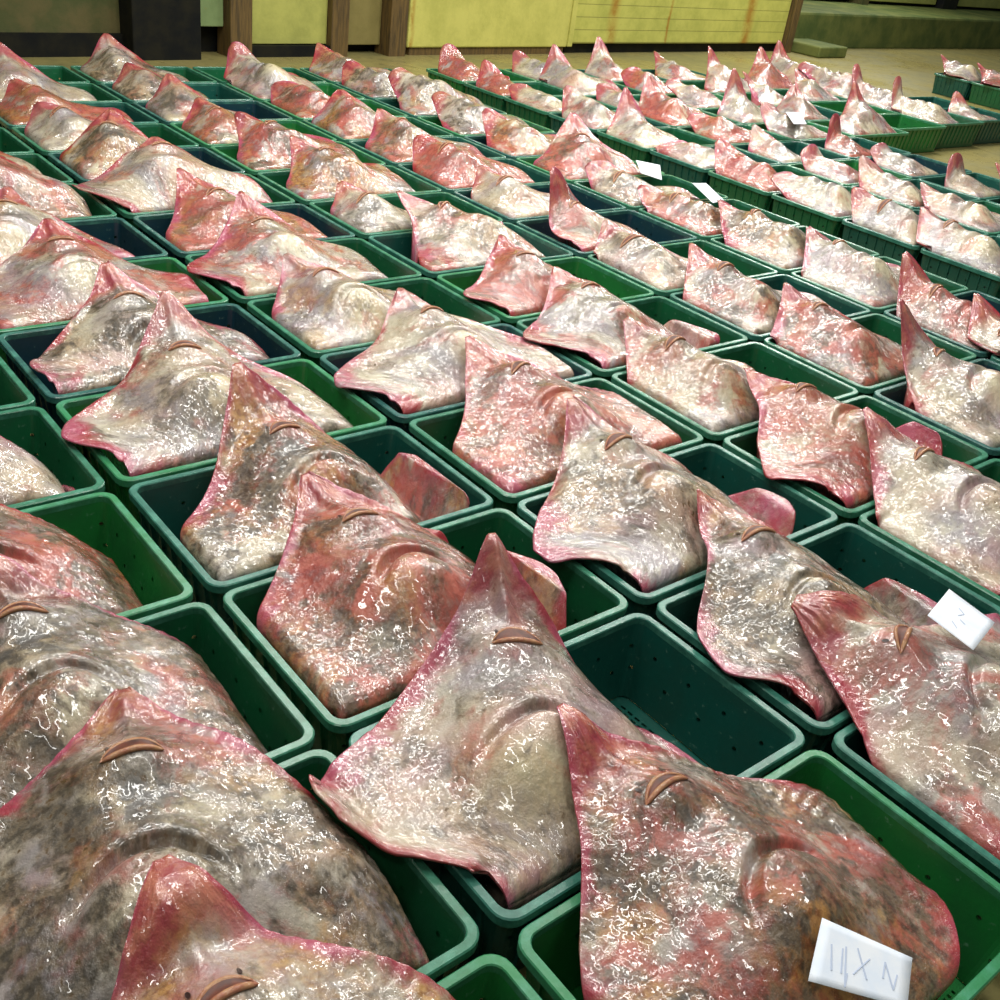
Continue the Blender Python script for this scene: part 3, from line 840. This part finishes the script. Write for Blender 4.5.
        if near < 2.4:
            for sg in (-1, 1):
                c = at_surf(.026, sg * .027); Vn, Fn = [c + np.array([0, 0, .0012])], []
                for b in range(10):
                    al2 = 2 * math.pi * b / 10
                    Vn.append(at_surf(.026 + .0055 * math.cos(al2), sg * .027 + .0026 * math.sin(al2)) + np.array([0, 0, .0018]))
                for b in range(10): Fn.append([0, 1 + b, 1 + (b + 1) % 10][::-1])
                mesh_obj('nostril', Vn, Fn, M_DARK, o)
    return o

used = set()
def auto_label(st, row, red, dark, brown, up):
    c = 'reddish' if red > .6 else 'grey mottled' if dark > .45 else 'brown-stained' if brown > .55 else 'pinkish' if red > .35 else 'pale'
    sn = ' spike-snouted' if up > .1 else ''
    return '%s%s skate, %s' % (c, sn, where_is(st, row))
lr = random.Random(21)
for row_ in sorted(T, key=lambda q: (-q[1], q[0])):
    st, row, mx, my, mz, tx, ty, tz = row_
    lk = LOOK.get((st, row))
    if lk is None:
        if st >= 5:
            lk = (lr.uniform(.0, .35) if lr.random() < .75 else .7, lr.uniform(0, .3), lr.uniform(0, .3), 0, None)
        else:
            lk = (lr.uniform(.15, .6), lr.uniform(.25, .6), lr.uniform(.15, .6), 0, None)
    if st == 12: lk = lk[:3] + (.08, None)
    o = build_skate(st, row, mx, my, mz, tx, ty, tz, lk)
    if o is None: continue
    tag(o, lk[4] or auto_label(st, row, lk[0], lk[1], lk[2], tz), 'fish', 'skates laid out in the crates')

# ------------------------------------------------------------------ paper tags with pencil scribbles
HS = HM.copy()
def surf_h(x, y):
    i, j = hm_idx(np.array([x]), np.array([y]))
    p = HM[max(i[0] - 1, 0):i[0] + 2, max(j[0] - 1, 0):j[0] + 2]
    return float(p.max())
TAGS = [
 ([(0.29, -0.241, 0.085), (0.365, -0.33, 0.055), (0.304, -0.363, 0.05), (0.213, -0.281, 0.075)], 'white paper tag on the front skate, faint pencil strokes', [[(.15, .35), (.20, .75)], [(.27, .35), (.30, .75)], [(.36, .72), (.36, .95), (.30, .30)], [(.42, .25), (.56, .72)], [(.56, .35), (.42, .70)], [(.72, .60), (.72, .30), (.84, .75), (.86, .45)]]),
 ([(1.105, 0.066, 0.055), (1.093, -0.034, 0.05), (0.947, -0.066, 0.07), (0.957, 0.029, 0.075)], 'white paper tag on the magenta-snouted skate at the right edge', [[(.35, .30), (.50, .36), (.42, .50)], [(.50, .55), (.62, .58)], [(.40, .72), (.55, .80)]]),
 ([(3.124, 2.879, 0.05), (3.186, 2.78, 0.05), (2.978, 2.57, 0.05), (2.962, 2.686, 0.05)], 'small white paper tag on a grey skate beside the dark aisle', []),
 ([(3.097, 2.497, 0.05), (3.173, 2.481, 0.05), (3.029, 2.251, 0.05), (2.933, 2.23, 0.05)], 'small white paper tag on the red skate beside the dark aisle', []),
 ([(4.996, 3.461, 0.085), (5.123, 3.45, 0.085), (4.807, 3.162, 0.09), (4.699, 3.174, 0.09)], 'distant white paper tag right of the dark aisle', []),
]
for pts, label, strokes in TAGS:
    P = np.array(pts)
    n = 9
    def bil(a, b):
        return P[0] * (1 - a) * (1 - b) + P[1] * a * (1 - b) + P[2] * a * b + P[3] * (1 - a) * b
    hs = np.array([[surf_h(*bil(a / (n - 1), b / (n - 1))[:2]) for b in range(n)] for a in range(n)])
    # stiff paper: nearly flat, raised where the fish pokes up under it
    hv = np.where(hs < -.1, -.1, hs)
    pl = np.array([[bil(a / (n - 1), b / (n - 1))[2] for b in range(n)] for a in range(n)])
    zz = pl + min(.04, max(0.0, float(np.max(hv + .005 - pl))))
    c0 = np.array([*bil(.5, .5)[:2], float(zz[n // 2, n // 2])])
    V, Fc = [], []
    for k in (0, 1):
        for a in range(n):
            for b in range(n):
                q = bil(a / (n - 1), b / (n - 1))
                V.append(np.array([q[0], q[1], zz[a, b] - .0008 * k]) - c0)
    for a in range(n - 1):
        for b in range(n - 1):
            f = [a * n + b, a * n + b + 1, (a + 1) * n + b + 1, (a + 1) * n + b]
            Fc.append(f); Fc.append([q + n * n for q in f[::-1]])
    border = [a * n for a in range(n)] + [(n - 1) * n + b for b in range(1, n)] + [a * n + n - 1 for a in range(n - 2, -1, -1)] + [b for b in range(n - 2, 0, -1)]
    for a, b in zip(border, border[1:] + border[:1]):
        Fc.append([a, b, b + n * n, a + n * n])
    po = mesh_obj('paper_tag', V, Fc, M_PAPER, None)
    po.location = c0
    tag(po, label, 'paper tag', 'paper tags on the skates')
    if strokes:
        V, Fc = [], []
        def zat(a, b):
            fa, fb = a * (n - 1), b * (n - 1); ia, ib = min(int(fa), n - 2), min(int(fb), n - 2); da, db = fa - ia, fb - ib
            return zz[ia, ib] * (1 - da) * (1 - db) + zz[ia + 1, ib] * da * (1 - db) + zz[ia, ib + 1] * (1 - da) * db + zz[ia + 1, ib + 1] * da * db
        for s_ in strokes:
            for (a0, b0), (a1, b1) in zip(s_, s_[1:]):
                L = math.hypot(a1 - a0, b1 - b0); nx, ny = -(b1 - b0) / L * .008, (a1 - a0) / L * .008
                m_ = 6
                for k in range(m_ + 1):
                    a, b = a0 + (a1 - a0) * k / m_, b0 + (b1 - b0) * k / m_
                    for sg in (-1, 1):
                        q = bil(a + sg * nx, b + sg * ny)
                        V.append(np.array([q[0], q[1], zat(a, b) + .0007]) - c0)
                    if k:
                        e = len(V)
                        Fc.append([e - 4, e - 3, e - 1, e - 2])
        mesh_obj('handwriting', V, Fc, M_INK, po)
